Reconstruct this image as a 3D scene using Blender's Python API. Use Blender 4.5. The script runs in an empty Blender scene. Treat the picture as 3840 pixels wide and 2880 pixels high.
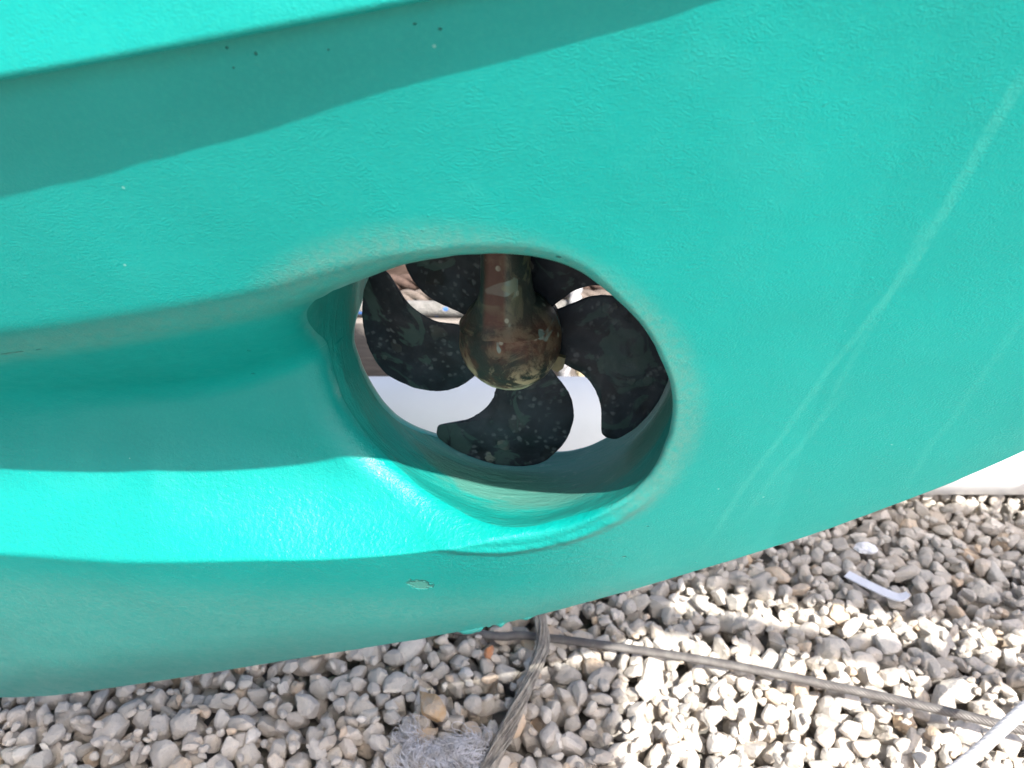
import bpy, math, random
import numpy as np
from mathutils import Vector, Matrix, noise as mnoise

# ---------------------------------------------------------------- camera
SC = bpy.context.scene
COL = SC.collection
F = 2900.0
P_, Y_ = math.radians(28), math.radians(12)
CAM = np.array([.1186, -.5578, .2510])
FW = np.array([-math.sin(Y_)*math.cos(P_), math.cos(Y_)*math.cos(P_), -math.sin(P_)])
RT = np.array([math.cos(Y_), math.sin(Y_), 0.])
UP = np.cross(RT, FW)
cd = bpy.data.cameras.new('camera'); cam = bpy.data.objects.new('camera', cd); COL.objects.link(cam)
cam.matrix_world = Matrix(((RT[0], UP[0], -FW[0], CAM[0]), (RT[1], UP[1], -FW[1], CAM[1]),
                           (RT[2], UP[2], -FW[2], CAM[2]), (0, 0, 0, 1)))
cd.sensor_width = 36; cd.lens = F/3840*36
cd.clip_start = .02; cd.clip_end = 500
cd.dof.use_dof = True; cd.dof.focus_distance = .56; cd.dof.aperture_fstop = 12
SC.camera = cam
# ---------------------------------------------------------------- world, sun, exposure
SUN = Vector((.45, -.58, 1.0)).normalized()
w = bpy.data.worlds.new("World"); SC.world = w; w.use_nodes = True
nt = w.node_tree
sky = nt.nodes.new('ShaderNodeTexSky'); sky.sky_type = 'NISHITA'; sky.sun_disc = False
sky.sun_elevation = math.asin(SUN.z); sky.sun_rotation = math.atan2(SUN.x, SUN.y)
sky.air_density = .7; sky.dust_density = 4.0; sky.ozone_density = .6
bg = nt.nodes['Background']; bg.inputs['Strength'].default_value = .148
nt.links.new(sky.outputs[0], bg.inputs[0])
sd = bpy.data.lights.new('sun', 'SUN'); sd.energy = 4.15; sd.angle = math.radians(.6); sd.color = (1, .96, .89)
so = bpy.data.objects.new('sun', sd); COL.objects.link(so)
so.rotation_euler = SUN.to_track_quat('Z', 'Y').to_euler(); so.location = (1, -3, 5)
SC.view_settings.view_transform = 'Standard'; SC.view_settings.look = 'None'
SC.view_settings.exposure = 1.30; SC.view_settings.gamma = 1

# ---------------------------------------------------------------- helpers
def mesh_obj(name, V, Fc, mat=None, parent=None, smooth=True):
    me = bpy.data.meshes.new(name)
    V = np.asarray(V, dtype=np.float32)
    if isinstance(Fc, np.ndarray):
        n, k = Fc.shape
        me.vertices.add(len(V)); me.vertices.foreach_set('co', V.ravel())
        me.loops.add(n*k); me.loops.foreach_set('vertex_index', Fc.astype(np.int32).ravel())
        me.polygons.add(n)
        me.polygons.foreach_set('loop_start', np.arange(0, n*k, k, dtype=np.int32))
        me.update(calc_edges=True)
    else:
        me.from_pydata([tuple(v) for v in V], [], [tuple(f) for f in Fc]); me.update()
    me.validate()
    me.polygons.foreach_set('use_smooth', [smooth]*len(me.polygons))
    me.update()
    o = bpy.data.objects.new(name, me); COL.objects.link(o)
    if mat: me.materials.append(mat)
    if parent: o.parent = parent
    return o
def empty(name, loc=(0, 0, 0)):
    o = bpy.data.objects.new(name, None); COL.objects.link(o); o.location = loc; o.empty_display_size = .05
    return o
def tag(o, label=None, cat=None, group=None, kind=None):
    if label: o['label'] = label
    if cat: o['category'] = cat
    if group: o['group'] = group
    if kind: o['kind'] = kind
    return o
def grid_faces(nr, nc, wrap=False, off=0, flip=False):
    r = np.arange(nr-1)[:, None]; c = np.arange(nc if wrap else nc-1)[None, :]
    a = r*nc+c; b = r*nc+(c+1) % nc; d = (r+1)*nc+(c+1) % nc; e = (r+1)*nc+c
    q = np.stack([a, b, d, e], -1).reshape(-1, 4)+off
    return q[:, ::-1].copy() if flip else q
def ss(a, b, x):
    t = np.clip((x-a)/(b-a), 0, 1); return t*t*(3-2*t)
def smin(a, b, k):
    h = np.clip(.5+.5*(b-a)/k, 0, 1); return b*(1-h)+a*h-k*h*(1-h)
def smax(a, b, k): return -smin(-a, -b, k)
def vnoise(X, Z, s, seed=0):                       # smooth value noise on arrays
    rs = np.random.RandomState(seed); T = rs.rand(256, 256)
    u, v = X/s+1000, Z/s+1000
    i, j = np.floor(u).astype(int), np.floor(v).astype(int); fu, fv = u-i, v-j
    fu = fu*fu*(3-2*fu); fv = fv*fv*(3-2*fv)
    g = lambda a, b: T[a % 256, b % 256]
    return (g(i, j)*(1-fu)+g(i+1, j)*fu)*(1-fv)+(g(i, j+1)*(1-fu)+g(i+1, j+1)*fu)*fv-.5

class NT:
    def __init__(s, name):
        s.m = bpy.data.materials.new(name); s.m.use_nodes = True; s.t = s.m.node_tree
        s.b = s.t.nodes['Principled BSDF']; s.o = s.t.nodes['Material Output']
        s.tc = s.t.nodes.new('ShaderNodeTexCoord').outputs['Object']
    def n(s, ty, **k):
        o = s.t.nodes.new('ShaderNode'+ty)
        for a, b in k.items(): setattr(o, a, b)
        return o
    def l(s, a, b): s.t.links.new(a, b)
    def put(s, sock, v):
        if isinstance(v, bpy.types.NodeSocket): s.l(v, sock)
        else: sock.default_value = v
    def math(s, op, a, b=0., c=0., clamp=False):
        o = s.n('Math', operation=op, use_clamp=clamp)
        for i, v in enumerate((a, b, c)): s.put(o.inputs[i], v)
        return o.outputs[0]
    def noise(s, scale, detail=3, rough=.55, vec=None, dist=0., out=0):
        o = s.n('TexNoise'); s.l(vec or s.tc, o.inputs['Vector'])
        o.inputs['Scale'].default_value = scale; o.inputs['Detail'].default_value = detail
        o.inputs['Roughness'].default_value = rough; o.inputs['Distortion'].default_value = dist
        return o.outputs[out]
    def voro(s, scale, feature='F1', out='Distance', vec=None, rnd=1.):
        o = s.n('TexVoronoi', feature=feature); s.l(vec or s.tc, o.inputs['Vector'])
        o.inputs['Scale'].default_value = scale; o.inputs['Randomness'].default_value = rnd
        return o.outputs[out]
    def mapr(s, v, a, b, c=0., d=1., smooth=True):
        o = s.n('MapRange', interpolation_type='SMOOTHSTEP' if smooth else 'LINEAR')
        s.put(o.inputs[0], v)
        for i, x in enumerate((a, b, c, d)): o.inputs[i+1].default_value = x
        return o.outputs[0]
    def mix(s, f, a, b, mode='MIX'):
        o = s.n('Mix', data_type='RGBA', blend_type=mode)
        s.put(o.inputs[0], f)
        for i, v in ((6, a), (7, b)):
            if isinstance(v, (tuple, list)): v = tuple(v)+((1.,) if len(v) == 3 else ())
            s.put(o.inputs[i], v)
        return o.outputs[2]
    def ramp(s, f, stops):
        o = s.n('ValToRGB'); s.l(f, o.inputs[0]); e = o.color_ramp.elements
        while len(e) < len(stops): e.new(.5)
        for i, (p, c) in enumerate(stops): e[i].position = p; e[i].color = tuple(c)+(1.,)
        return o.outputs[0]
    def scale(s, v, vec=None):
        o = s.n('Mapping'); s.l(vec or s.tc, o.inputs[0]); o.inputs['Scale'].default_value = v; return o.outputs[0]
    def sep(s):
        o = s.n('SeparateXYZ'); s.l(s.tc, o.inputs[0]); return o.outputs
    def bump(s, h, dist=.001, st=1., prev=None):
        o = s.n('Bump'); s.put(o.inputs['Height'], h)
        o.inputs['Distance'].default_value = dist; o.inputs['Strength'].default_value = st
        if prev: s.l(prev, o.inputs['Normal'])
        return o.outputs[0]
    def done(s, color=None, rough=None, normal=None, **k):
        if color is not None:
            s.put(s.b.inputs['Base Color'], tuple(color)+(1.,) if isinstance(color, (tuple, list)) else color)
        if rough is not None: s.put(s.b.inputs['Roughness'], rough)
        if normal is not None: s.l(normal, s.b.inputs['Normal'])
        for a, b in k.items(): s.put(s.b.inputs[a.replace('_', ' ')], b)
        return s.m

# ---------------------------------------------------------------- materials
TEAL = (.012, .56, .43)
def hull_paint():
    m = NT('teal_antifouling_paint')
    X, Yc, Z = m.sep()
    big = m.noise(5, 3)
    col = m.mix(m.mapr(big, .3, .7), (.0, .255, .228), (.0, .285, .257))
    fine = m.noise(420, 2, .6)
    col = m.mix(m.mapr(fine, .35, .8, 0, .35), col, (.01, .32, .265))
    # pale rub marks left by slings, running down the bow
    def seg(x0, z0, x1, z1, wd, amt, seed):
        dx, dz = x1-x0, z1-z0; L = math.hypot(dx, dz); nx, nz = -dz/L, dx/L
        wob = m.math('MULTIPLY', m.math('SUBTRACT', m.noise(9+seed, 2), .5), .012)
        d = m.math('ADD', m.math('ADD', m.math('MULTIPLY', X, nx), m.math('MULTIPLY', Z, nz)), -(x0*nx+z0*nz))
        d = m.math('ABSOLUTE', m.math('ADD', d, wob))
        a = m.mapr(d, wd*.35, wd, 1, 0)
        t = m.math('ADD', m.math('MULTIPLY', X, dx/L/L), m.math('MULTIPLY', Z, dz/L/L))
        t = m.math('ADD', t, -(x0*dx+z0*dz)/L/L)
        a = m.math('MULTIPLY', a, m.mapr(t, -.05, .12)); a = m.math('MULTIPLY', a, m.mapr(t, .8, 1.1, 1, 0))
        a = m.math('MULTIPLY', a, m.mapr(m.noise(160+seed, 3, .7), .25, .6, .2, 1))
        return m.math('MULTIPLY', a, amt*.62)
    for i, q in enumerate([(.262, .215, .243, .10, .0045, .5), (.243, .11, .165, -.15, .0035, .42),
                           (.247, .145, .226, -.008, .003, .3), (.236, .02, .19, -.12, .0035, .3),
                           (.322, .09, .300, -.09, .004, .25)]):
        col = m.mix(seg(*q, i), col, (.06, .38, .325))
    # chips, pits and scratches through the paint
    def pit(x, z, rx, rz, rot=0.):
        c, s_ = math.cos(rot), math.sin(rot)
        dx = m.math('SUBTRACT', X, x); dz = m.math('SUBTRACT', Z, z)
        u = m.math('DIVIDE', m.math('ADD', m.math('MULTIPLY', dx, c), m.math('MULTIPLY', dz, s_)), rx)
        v = m.math('DIVIDE', m.math('SUBTRACT', m.math('MULTIPLY', dz, c), m.math('MULTIPLY', dx, s_)), rz)
        r = m.math('SQRT', m.math('ADD', m.math('MULTIPLY', u, u), m.math('MULTIPLY', v, v)))
        return m.math('ADD', r, m.math('MULTIPLY', m.math('SUBTRACT', m.noise(230, 2), .5), 1.3))
    dark = None
    for q in [(-.029, -.121, .0024, .0012), (.106, -.162, .0021, .0014), (-.069, .2237, .0009, .0006),
              (-.058, .2213, .0007, .0007), (-.028, .2229, .0006, .0005), (.0183, .2308, .0008, .0006),
              (.0086, .2328, .0009, .0005), (-.0691, .2157, .0005, .0005), (.062, .121, .0015, .0009),
              (-.2755, .0425, .012, .0009, .24), (-.256, .0462, .003, .0005, .3), (-.16, .02, .0012, .0009),
              (-.185, -.02, .0011, .001), (.122, -.12, .0012, .0007), (.03, -.2, .001, .0007)]:
        r = pit(*q); dark = r if dark is None else m.math('MINIMUM', dark, r)
    dk = m.mapr(dark, .35, .95, .7, 0)
    col = m.mix(dk, col, (.004, .09, .075))
    gouge = m.mapr(pit(-.060, -.2035, .0105, .0085, -.25), .7, 1.05, 1, 0)
    col = m.mix(m.math('MULTIPLY', gouge, .8), col, (.07, .27, .22))
    # greyer, mottled colour low on the keel, ridge and mouth edge; scattered faint patches
    ch = m.math('MULTIPLY', m.mapr(Z, -.19, -.26, 0, .42), m.mapr(m.noise(240, 4, .7), .35, .65, .35, 1))
    col = m.mix(ch, col, (.15, .32, .28))
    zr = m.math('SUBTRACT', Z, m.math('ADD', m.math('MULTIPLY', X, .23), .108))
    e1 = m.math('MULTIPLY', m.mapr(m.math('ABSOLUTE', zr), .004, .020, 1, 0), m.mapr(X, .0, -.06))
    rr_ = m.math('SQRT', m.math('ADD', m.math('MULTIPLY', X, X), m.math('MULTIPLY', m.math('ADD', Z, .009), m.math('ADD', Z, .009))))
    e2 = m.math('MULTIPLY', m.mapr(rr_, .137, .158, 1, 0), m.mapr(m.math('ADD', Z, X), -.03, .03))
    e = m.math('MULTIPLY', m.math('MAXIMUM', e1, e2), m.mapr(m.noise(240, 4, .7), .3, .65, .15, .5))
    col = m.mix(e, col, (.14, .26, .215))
    pa = m.math('MULTIPLY', m.mapr(m.noise(11, 4, .6), .55, .68), .14)
    col = m.mix(pa, col, (.03, .34, .30))
    # tiny pale flecks
    v = m.voro(55); fl = m.mapr(v, .03, .055, 1, 0)
    fl = m.math('MULTIPLY', fl, m.mapr(m.noise(14, 2), .56, .6))
    col = m.mix(m.math('MULTIPLY', fl, .5), col, (.30, .55, .50))
    # relief: rolled paint stipple, soft lumps, grains
    tex = m.scale((1, 1, 1.35))
    st = m.noise(720, 1, .5, tex)
    pk = m.mapr(m.noise(60, 2), .3, .7, .45, 1.)
    h = m.math('MULTIPLY', st, pk)
    n1 = m.bump(h, .0010, .34)
    cr = m.math('MULTIPLY', m.noise(250, 4, .62, dist=.4), m.math('MULTIPLY', m.math('MULTIPLY', m.mapr(Z, .0, -.10, 0, 1), m.mapr(Z, -.20, -.165, .35, 1)), m.mapr(X, .16, .06, 0, 1)))
    n1 = m.bump(cr, .0024, .38, n1)
    n2 = m.bump(m.noise(22, 2, .5), .004, .09, n1)
    gr = m.mapr(m.math('ADD', m.voro(75), m.math('MULTIPLY', m.noise(330, 2), .12)), .05, .17, 1, 0)
    gr = m.math('MULTIPLY', gr, m.mapr(m.noise(33, 2), .57, .66))
    n3 = m.bump(gr, .0008, .5, n2)
    n4 = m.bump(m.math('ADD', dk, gouge), -.0022, 1., n3)
    return m.done(col, m.mapr(m.noise(70, 3), .3, .7, .30, .40), n4, Specular_IOR_Level=.38)
def tunnel_mat():
    m = NT('worn_tunnel_paint')
    X, Yc, Z = m.sep()
    ang = m.math('ARCTAN2', Z, X)
    cv = m.n('CombineXYZ'); m.l(m.math('MULTIPLY', ang, .35), cv.inputs[0]); m.l(Yc, cv.inputs[1]); cv.inputs[2].default_value = 0
    st = m.n('Mapping'); m.l(cv.outputs[0], st.inputs[0]); st.inputs['Scale'].default_value = (7, 75, 1)
    s1 = m.noise(1, 6, .65, st.outputs[0], 1.2)
    st2 = m.n('Mapping'); m.l(cv.outputs[0], st2.inputs[0]); st2.inputs['Scale'].default_value = (22, 240, 1)
    s2 = m.noise(1, 4, .7, st2.outputs[0], .6)
    # bare laminate shows more towards the propeller
    depth = m.mapr(Yc, -.075, -.015, 0, 1)
    bott = m.mapr(X, -.10, .03, 0, .14)
    f = m.math('ADD', m.math('ADD', s1, bott), m.math('MULTIPLY', depth, .22))
    f = m.mapr(f, .52, .78)
    edge = m.math('ADD', m.mapr(X, -.12, .0, -.012, -.052), m.math('MULTIPLY', m.math('SUBTRACT', s2, .5), .03))
    bare = m.mapr(m.math('SUBTRACT', Yc, edge), -.010, .012, .08, 1)
    f = m.math('MULTIPLY', f, bare)
    col = m.mix(f, (.002, .22, .19), (.055, .195, .16))
    col = m.mix(m.math('MULTIPLY', m.mapr(s2, .54, .78, 0, .6), m.mapr(bare, 0, 1, .3, 1)), col, (.16, .31, .265))
    col = m.mix(m.mapr(s2, .38, .26, 0, .6), col, (.010, .10, .085))
    n1 = m.bump(m.math('ADD', s1, m.math('MULTIPLY', s2, .5)), .0025, .8)
    n1 = m.bump(m.noise(90, 3), .001, .4, n1)
    return m.done(col, .6, n1, Specular_IOR_Level=.2)
def blade_mat():
    m = NT('blackened_bronze')
    oi = m.n('ObjectInfo'); va = m.n('VectorMath', operation='ADD'); m.l(m.tc, va.inputs[0])
    m.l(m.math('MULTIPLY', oi.outputs['Random'], 9.0), va.inputs[1]); m.tc = va.outputs[0]
    base = m.mix(m.mapr(m.noise(28, 4, .65), .35, .7), (.004, .006, .010), (.014, .020, .028))
    wv = m.n('VectorMath', operation='ADD'); m.l(m.tc, wv.inputs[0])
    nv = m.n('VectorMath', operation='SCALE'); m.l(m.noise(55, 3, out=1), nv.inputs[0]); nv.inputs[3].default_value = .012
    m.l(nv.outputs[0], wv.inputs[1]); W = wv.outputs[0]
    v1 = m.voro(40, vec=W); c1 = m.voro(40, out='Color', vec=W)
    sel = m.math('MULTIPLY', m.mapr(m.math('FRACT', m.math('MULTIPLY', c1, 7.3)), .30, .75), m.mapr(m.noise(19, 2), .42, .56, .15, 1))
    v1 = m.math('ADD', v1, m.math('MULTIPLY', m.math('SUBTRACT', m.noise(95, 3, .6), .5), .45))
    rad = m.math('ADD', m.math('MULTIPLY', m.math('FRACT', m.math('MULTIPLY', c1, 3.9)), .26), .03)
    spot = m.math('MULTIPLY', m.mapr(m.math('SUBTRACT', v1, rad), .0, .06, 1, 0), sel)
    halo = m.math('MULTIPLY', m.mapr(v1, .34, .52, 1, 0), sel)
    col = m.mix(m.math('MULTIPLY', halo, .7), base, (.003, .004, .004))
    sc = m.mix(m.math('FRACT', m.math('MULTIPLY', c1, 13.7)), (.08, .12, .10), (.17, .155, .125))
    col = m.mix(m.math('MULTIPLY', spot, .85), col, sc)
    v2 = m.voro(150, vec=W); f2 = m.math('MULTIPLY', m.mapr(m.math('ADD', v2, m.math('MULTIPLY', m.noise(210, 2), .5)), .38, .68, 1, 0), m.mapr(m.noise(26, 4, .65), .44, .58))
    col = m.mix(m.math('MULTIPLY', f2, .55), col, (.10, .115, .12))
    big = m.mapr(m.noise(24, 4, .6, dist=1.1), .55, .60)
    col = m.mix(m.math('MULTIPLY', big, .75), col, (.026, .052, .046))
    wash = m.mapr(m.noise(13, 4, .65, dist=.8), .45, .75, 0, .55)
    col = m.mix(wash, col, (.040, .055, .065))
    n1 = m.bump(m.math('SUBTRACT', m.math('ADD', spot, m.math('MULTIPLY', m.noise(70, 4), .6)), m.math('MULTIPLY', halo, .6)), .0012, .7)
    return m.done(col, m.mapr(m.noise(60, 3), .3, .7, .45, .65), n1, Specular_IOR_Level=.28)
def bronze_mat():
    m = NT('weathered_bronze')
    X, Yc, Z = m.sep()
    base = m.mix(m.mapr(m.noise(26, 4, .6), .35, .65), (.015, .024, .020), (.078, .033, .020))
    low = m.mapr(Z, .006, -.028, 0, 1)
    base = m.mix(m.math('MULTIPLY', m.mapr(Z, .012, .035, 0, 1), .75), base, (.028, .05, .045))
    col = m.mix(m.math('MULTIPLY', m.mapr(m.noise(42, 5, .7, dist=.6), .47, .60), m.mapr(Z, .0, -.03, .15, .9)), base, (.42, .36, .22))
    rim = m.mapr(m.math('ADD', Z, m.math('MULTIPLY', m.math('SUBTRACT', m.noise(50, 4), .5), .022)), -.025, -.031, 0, 1)
    col = m.mix(m.math('MULTIPLY', rim, .8), col, (.42, .44, .30))
    bl = m.mapr(m.noise(30, 2, dist=.5), .63, .66)
    col = m.mix(m.math('MULTIPLY', bl, .7), col, (.18, .26, .23))
    # reddish streak running down the strut with yellowish scale beside it
    st = m.math('MULTIPLY', m.mapr(m.math('ABSOLUTE', m.math('SUBTRACT', X, -.001)), .006, .010, 1, 0), m.mapr(Z, .018, .028, 0, 1))
    col = m.mix(m.math('MULTIPLY', st, .65), col, (.085, .030, .020))
    ys = m.math('MULTIPLY', m.mapr(m.noise(38, 3, dist=.8), .5, .56), m.mapr(Z, .03, .05, 0, 1))
    col = m.mix(m.math('MULTIPLY', ys, .5), col, (.17, .18, .11))
    sp = m.mapr(m.voro(75), .12, .2, 1, 0); sp = m.math('MULTIPLY', sp, m.mapr(m.noise(27, 2), .5, .58))
    col = m.mix(m.math('MULTIPLY', sp, .5), col, (.36, .38, .30))
    n1 = m.bump(m.math('ADD', m.noise(90, 5, .65), m.math('MULTIPLY', rim, m.noise(160, 3))), .0018, .8)
    return m.done(col, .6, n1, Specular_IOR_Level=.25)
def stone_mat():
    m = NT('crushed_limestone')
    at = m.n('Attribute', attribute_name='tone'); at.attribute_type = 'GEOMETRY'
    c = m.mix(m.mapr(m.noise(45, 4, .65), .3, .7, 0, .55), at.outputs['Color'], (.44, .42, .39))
    c = m.mix(m.mapr(m.noise(260, 3, .7), .55, .75, 0, .45), c, (.24, .225, .205))
    n1 = m.bump(m.noise(150, 5, .7), .0030, .9)
    return m.done(c, .92, n1, Specular_IOR_Level=.2)
def ground_mat():
    m = NT('gravel_bed')
    c = m.voro(26, out='Color'); d = m.voro(26)
    g = m.n('RGBToBW'); m.l(c, g.inputs[0])
    col = m.ramp(g.outputs[0], [(.2, (.22, .205, .18)), (.6, (.33, .315, .285)), (.9, (.42, .405, .37))])
    col = m.mix(m.mapr(d, .4, .75, 0, .8), col, (.20, .185, .165))
    return m.done(col, .95, m.bump(m.mapr(d, 0, .8, 1, 0), .02, .9))
def simple(name, a, b, sc=30, rough=.6, bs=200, bd=.001, st=(1, 1, 1), **k):
    m = NT(name); v = m.scale(st)
    c = m.mix(m.mapr(m.noise(sc, 4, .6, v), .35, .65), a, b)
    return m.done(c, rough, m.bump(m.noise(bs, 4, .6, v), bd, .7), **k)
def fleck_rope():
    m = NT('white_rope_blue_flecks')
    c = m.mix(m.mapr(m.noise(60, 3), .35, .65), (.15, .145, .135), (.21, .20, .19))  # rope tone lowered to stand in for the shade behind the hull
    v = m.voro(34, vec=m.scale((1, 1.4, 1.4))); k = m.voro(34, out='Color', vec=m.scale((1, 1.4, 1.4)))
    f = m.math('MULTIPLY', m.mapr(v, .16, .28, 1, 0), m.mapr(m.math('FRACT', m.math('MULTIPLY', k, 5.1)), .45, .5))
    c = m.mix(m.math('MULTIPLY', f, .9), c, (.04, .16, .48))
    wv = m.voro(230)
    return m.done(c, .85, m.bump(wv, -.002, .8))

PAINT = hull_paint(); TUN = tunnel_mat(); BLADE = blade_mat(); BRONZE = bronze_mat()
STEEL = simple('steel_wire', (.11, .10, .095), (.17, .16, .15), 60, .5, 500, .0005, Metallic=.35)
BRIGHTSTEEL = simple('galvanised_wire', (.62, .60, .60), (.75, .73, .72), 60, .42, 500, .0005, Metallic=.3)

# ---------------------------------------------------------------- the boat
ZC = -.009; RTUN = .1325
kx = np.array([-2.6, -1.5, -1.0, -.6361, -.4381, -.2669, .0096, .0994, .1735, .2403, .2914, .3377, .371, .43, .50, .57, .63, .68, .73, .77, .80])
kz = np.array([-.642, -.640, -.630, -.5424, -.4664, -.3948, -.2743, -.2259, -.1837, -.1442, -.1074, -.0715, -.042, .02, .105, .20, .30, .41, .55, .72, .93])
cx = np.array([-2.6, -1.5, -.8, -.4, -.144, -.062, .0127, .2, .4, .6, .70])
cz = np.array([.12, .125, .145, .178, .2165, .2300, .2430, .279, .325, .38, .415])
def smooth_interp(x, xs, ys):                       # monotone cubic
    xs = np.asarray(xs); ys = np.asarray(ys); h = np.diff(xs); d = np.diff(ys)/h
    mm = np.zeros(len(xs)); mm[0] = d[0]; mm[-1] = d[-1]
    for i in range(1, len(xs)-1):
        if d[i-1]*d[i] > 0: mm[i] = 2*d[i-1]*d[i]/(d[i-1]+d[i])
    x = np.clip(x, xs[0], xs[-1]); i = np.clip(np.searchsorted(xs, x)-1, 0, len(h)-1); t = (x-xs[i])/h[i]
    return ((2*t**3-3*t**2+1)*ys[i]+(t**3-2*t**2+t)*h[i]*mm[i]+(-2*t**3+3*t**2)*ys[i+1]+(t**3-t**2)*h[i]*mm[i+1])
zk = lambda x: smooth_interp(x, kx, kz)
zch = lambda x: smooth_interp(x, cx, cz)
YK, YC = -.045, -.025                               # keel side, centre line
crx = [-2.6, -.8, -.3814, -.3213, -.2589, -.1956, -.1314, -.0673, -.0249, .0169, .0574, .0866, .1049, .1215, .135]
crz = [-.205, -.200, -.1835, -.1835, -.1785, -.1711, -.1658, -.1558, -.1450, -.1335, -.1220, -.1035, -.083, -.053, -.02]
rdx = [-2.6, -.8, -.2498, -.193, -.1375, -.0912, -.0608, -.0177, .02, .06, .10, .14]
rdz = [.02, .0, .0643, .0749, .0869, .0984, .1079, .1186, .12, .105, .06, -.02]
zcr = lambda x: smooth_interp(x, crx, crz)
zrd = lambda x: smooth_interp(x, rdx, rdz)
def surf(x, z, far=False):
    """near side of the hull as y(x, z); the far side mirrors it"""
    xx = np.where(x < -.5, -.5+(x+.5)*.45, x)
    bulge = .18*np.clip(xx, -.3, .22)**2+.18*np.where(xx < -.3, -.6*(xx+.3), 0)
    s0 = -.15-.35*z+.22*xx+bulge
    ramp = YK-.46*(z-zk(x))
    s = smax(s0, ramp, .010)
    s = np.minimum(s, YK+.02)
    # fairing hollow aft of the tunnel
    A = np.interp(x, [-2.6, -.6, -.4, -.16, -.10, .0, .05, .125, .2], [.04, .05, .062, .10, .10, .07, .05, .0, 0])
    fl = np.interp(x, [-.5, -.16, -.05, .1], [-.115, -.074, -.068, -.066])-s0
    wf = ss(-.42, -.15, x)*(1-ss(.0, .12, x))
    A = A*(1-wf)+np.clip(fl, 0, .13)*wf*1.0
    A = A*(1.15 if far else 1.)
    up = np.interp(x, [-.5, -.28, -.14, 0, .1], [.66, .80, 1.42, 1.6, 1.5])*(z-zcr(x))
    dn = np.interp(x, [-.6, -.2, -.1], [.62, 1.0, 1.25])*(zrd(x)-z)
    dn = smax(dn, 0*dn, .022)-.0035
    d = smin(smin(A, up, .03), dn, .02)
    d = smax(d, 0*d, .0022)
    s = s+d
    s = s+.0006*vnoise(x, z, .05, 3)+.0012*vnoise(x, z, .17, 4)
    # lumpy bead of filler round the lower lip
    rho = np.hypot(x, z-ZC); th = np.arctan2(z-ZC, x)
    lip = np.exp(-((rho-RTUN-.008)/.005)**2)*ss(-2.3, -1.5, th)*ss(-.25, -.7, th)
    s = s-lip*(.0024+.0016*vnoise(x, z, .017, 5)+.0008*vnoise(x, z, .007, 6))
    if far: s = 2*YC-s
    return s
# outline of the side in (x, z), seen from the tunnel centre
bx = np.concatenate([np.linspace(-2.6, .80, 900), np.linspace(.80, .70, 60)])
_t = np.linspace(.4, .70, 3001); XB = _t[np.argmax(zk(_t) > zch(_t)-.0005)]
b1 = np.stack([np.linspace(-2.6, XB, 900), zk(np.linspace(-2.6, XB, 900))], 1)      # keel + stem
xs_ = np.linspace(XB, -2.6, 900)
b2 = np.stack([xs_, np.maximum(zch(xs_), zk(xs_)+.0005)], 1)
XL = -2.6
b3 = np.stack([np.full(60, XL), np.linspace(zch(np.array([XL]))[0], zk(np.array([XL]))[0], 60)], 1)
xm = .70
b1b = np.zeros((0, 2))
outline = np.concatenate([b1, b2[1:], b3[1:-1]])
oa = np.unwrap(np.arctan2(outline[:, 1]-ZC, outline[:, 0]))
# theta samples: outline vertices thinned so that the ring keeps its corners
NTH = 1100
seg = np.hypot(np.diff(outline[:, 0], append=outline[0, 0]), np.diff(outline[:, 1], append=outline[0, 1]))
cum_a = np.abs(np.diff(oa, append=oa[0]+2*math.pi)); wgt = cum_a+seg*.35
cw = np.concatenate([[0], np.cumsum(wgt)])
tq = np.linspace(0, cw[-1], NTH, endpoint=False)
ox = np.interp(tq, cw, np.append(outline[:, 0], outline[0, 0])); oz = np.interp(tq, cw, np.append(outline[:, 1], outline[0, 1]))
th = np.arctan2(oz-ZC, ox); rmax = np.hypot(ox, oz-ZC)
FR = .013                                           # fillet of the tunnel mouth
NF, NR = 9, 250
g = np.linspace(0, 1, NR); 
near_r = RTUN+FR
rr = []
for a in range(NTH):
    L = rmax[a]-near_r
    wq = float(ss(.25, .9, np.array(L)))
    rr.append(near_r+L*((g*.35+.65*g**2.2)*wq+(1-wq)*(g*.8+.2*g**2)))
rr = np.array(rr)                                   # NTH x NR
fth = np.linspace(0, math.pi/2, NF+1)[:-1]          # from tunnel wall outwards
frs = 1.0-.0*th
fr_loc = FR*(.85-.5*ss(.35, .8, np.cos(th))-.12*ss(.5, .95, -np.sin(th)))*(1+1.0*ss(.45, .9, -np.cos(th)))       # tighter along the lower lip
RM_T = np.radians([-180, -160, -143, -126, -104, -80, -54, -32, -21, -11, 1, 13, 26, 38, 48, 58, 65, 72, 77, 83.5, 92, 102, 107, 114, 130, 150, 180])
RM_V = np.array([.1355, .137, .136, .129, .1235, .1235, .1255, .1305, .130, .129, .130, .131, .132, .135, .137, .139, .138, .135, .132, .129, .125, .1215, .119, .118, .120, .128, .1355])
RM = np.interp(th, RM_T, RM_V); RM = np.convolve(np.concatenate([RM[-20:], RM, RM[:20]]), np.ones(21)/21, 'same')[20:-20]
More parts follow.
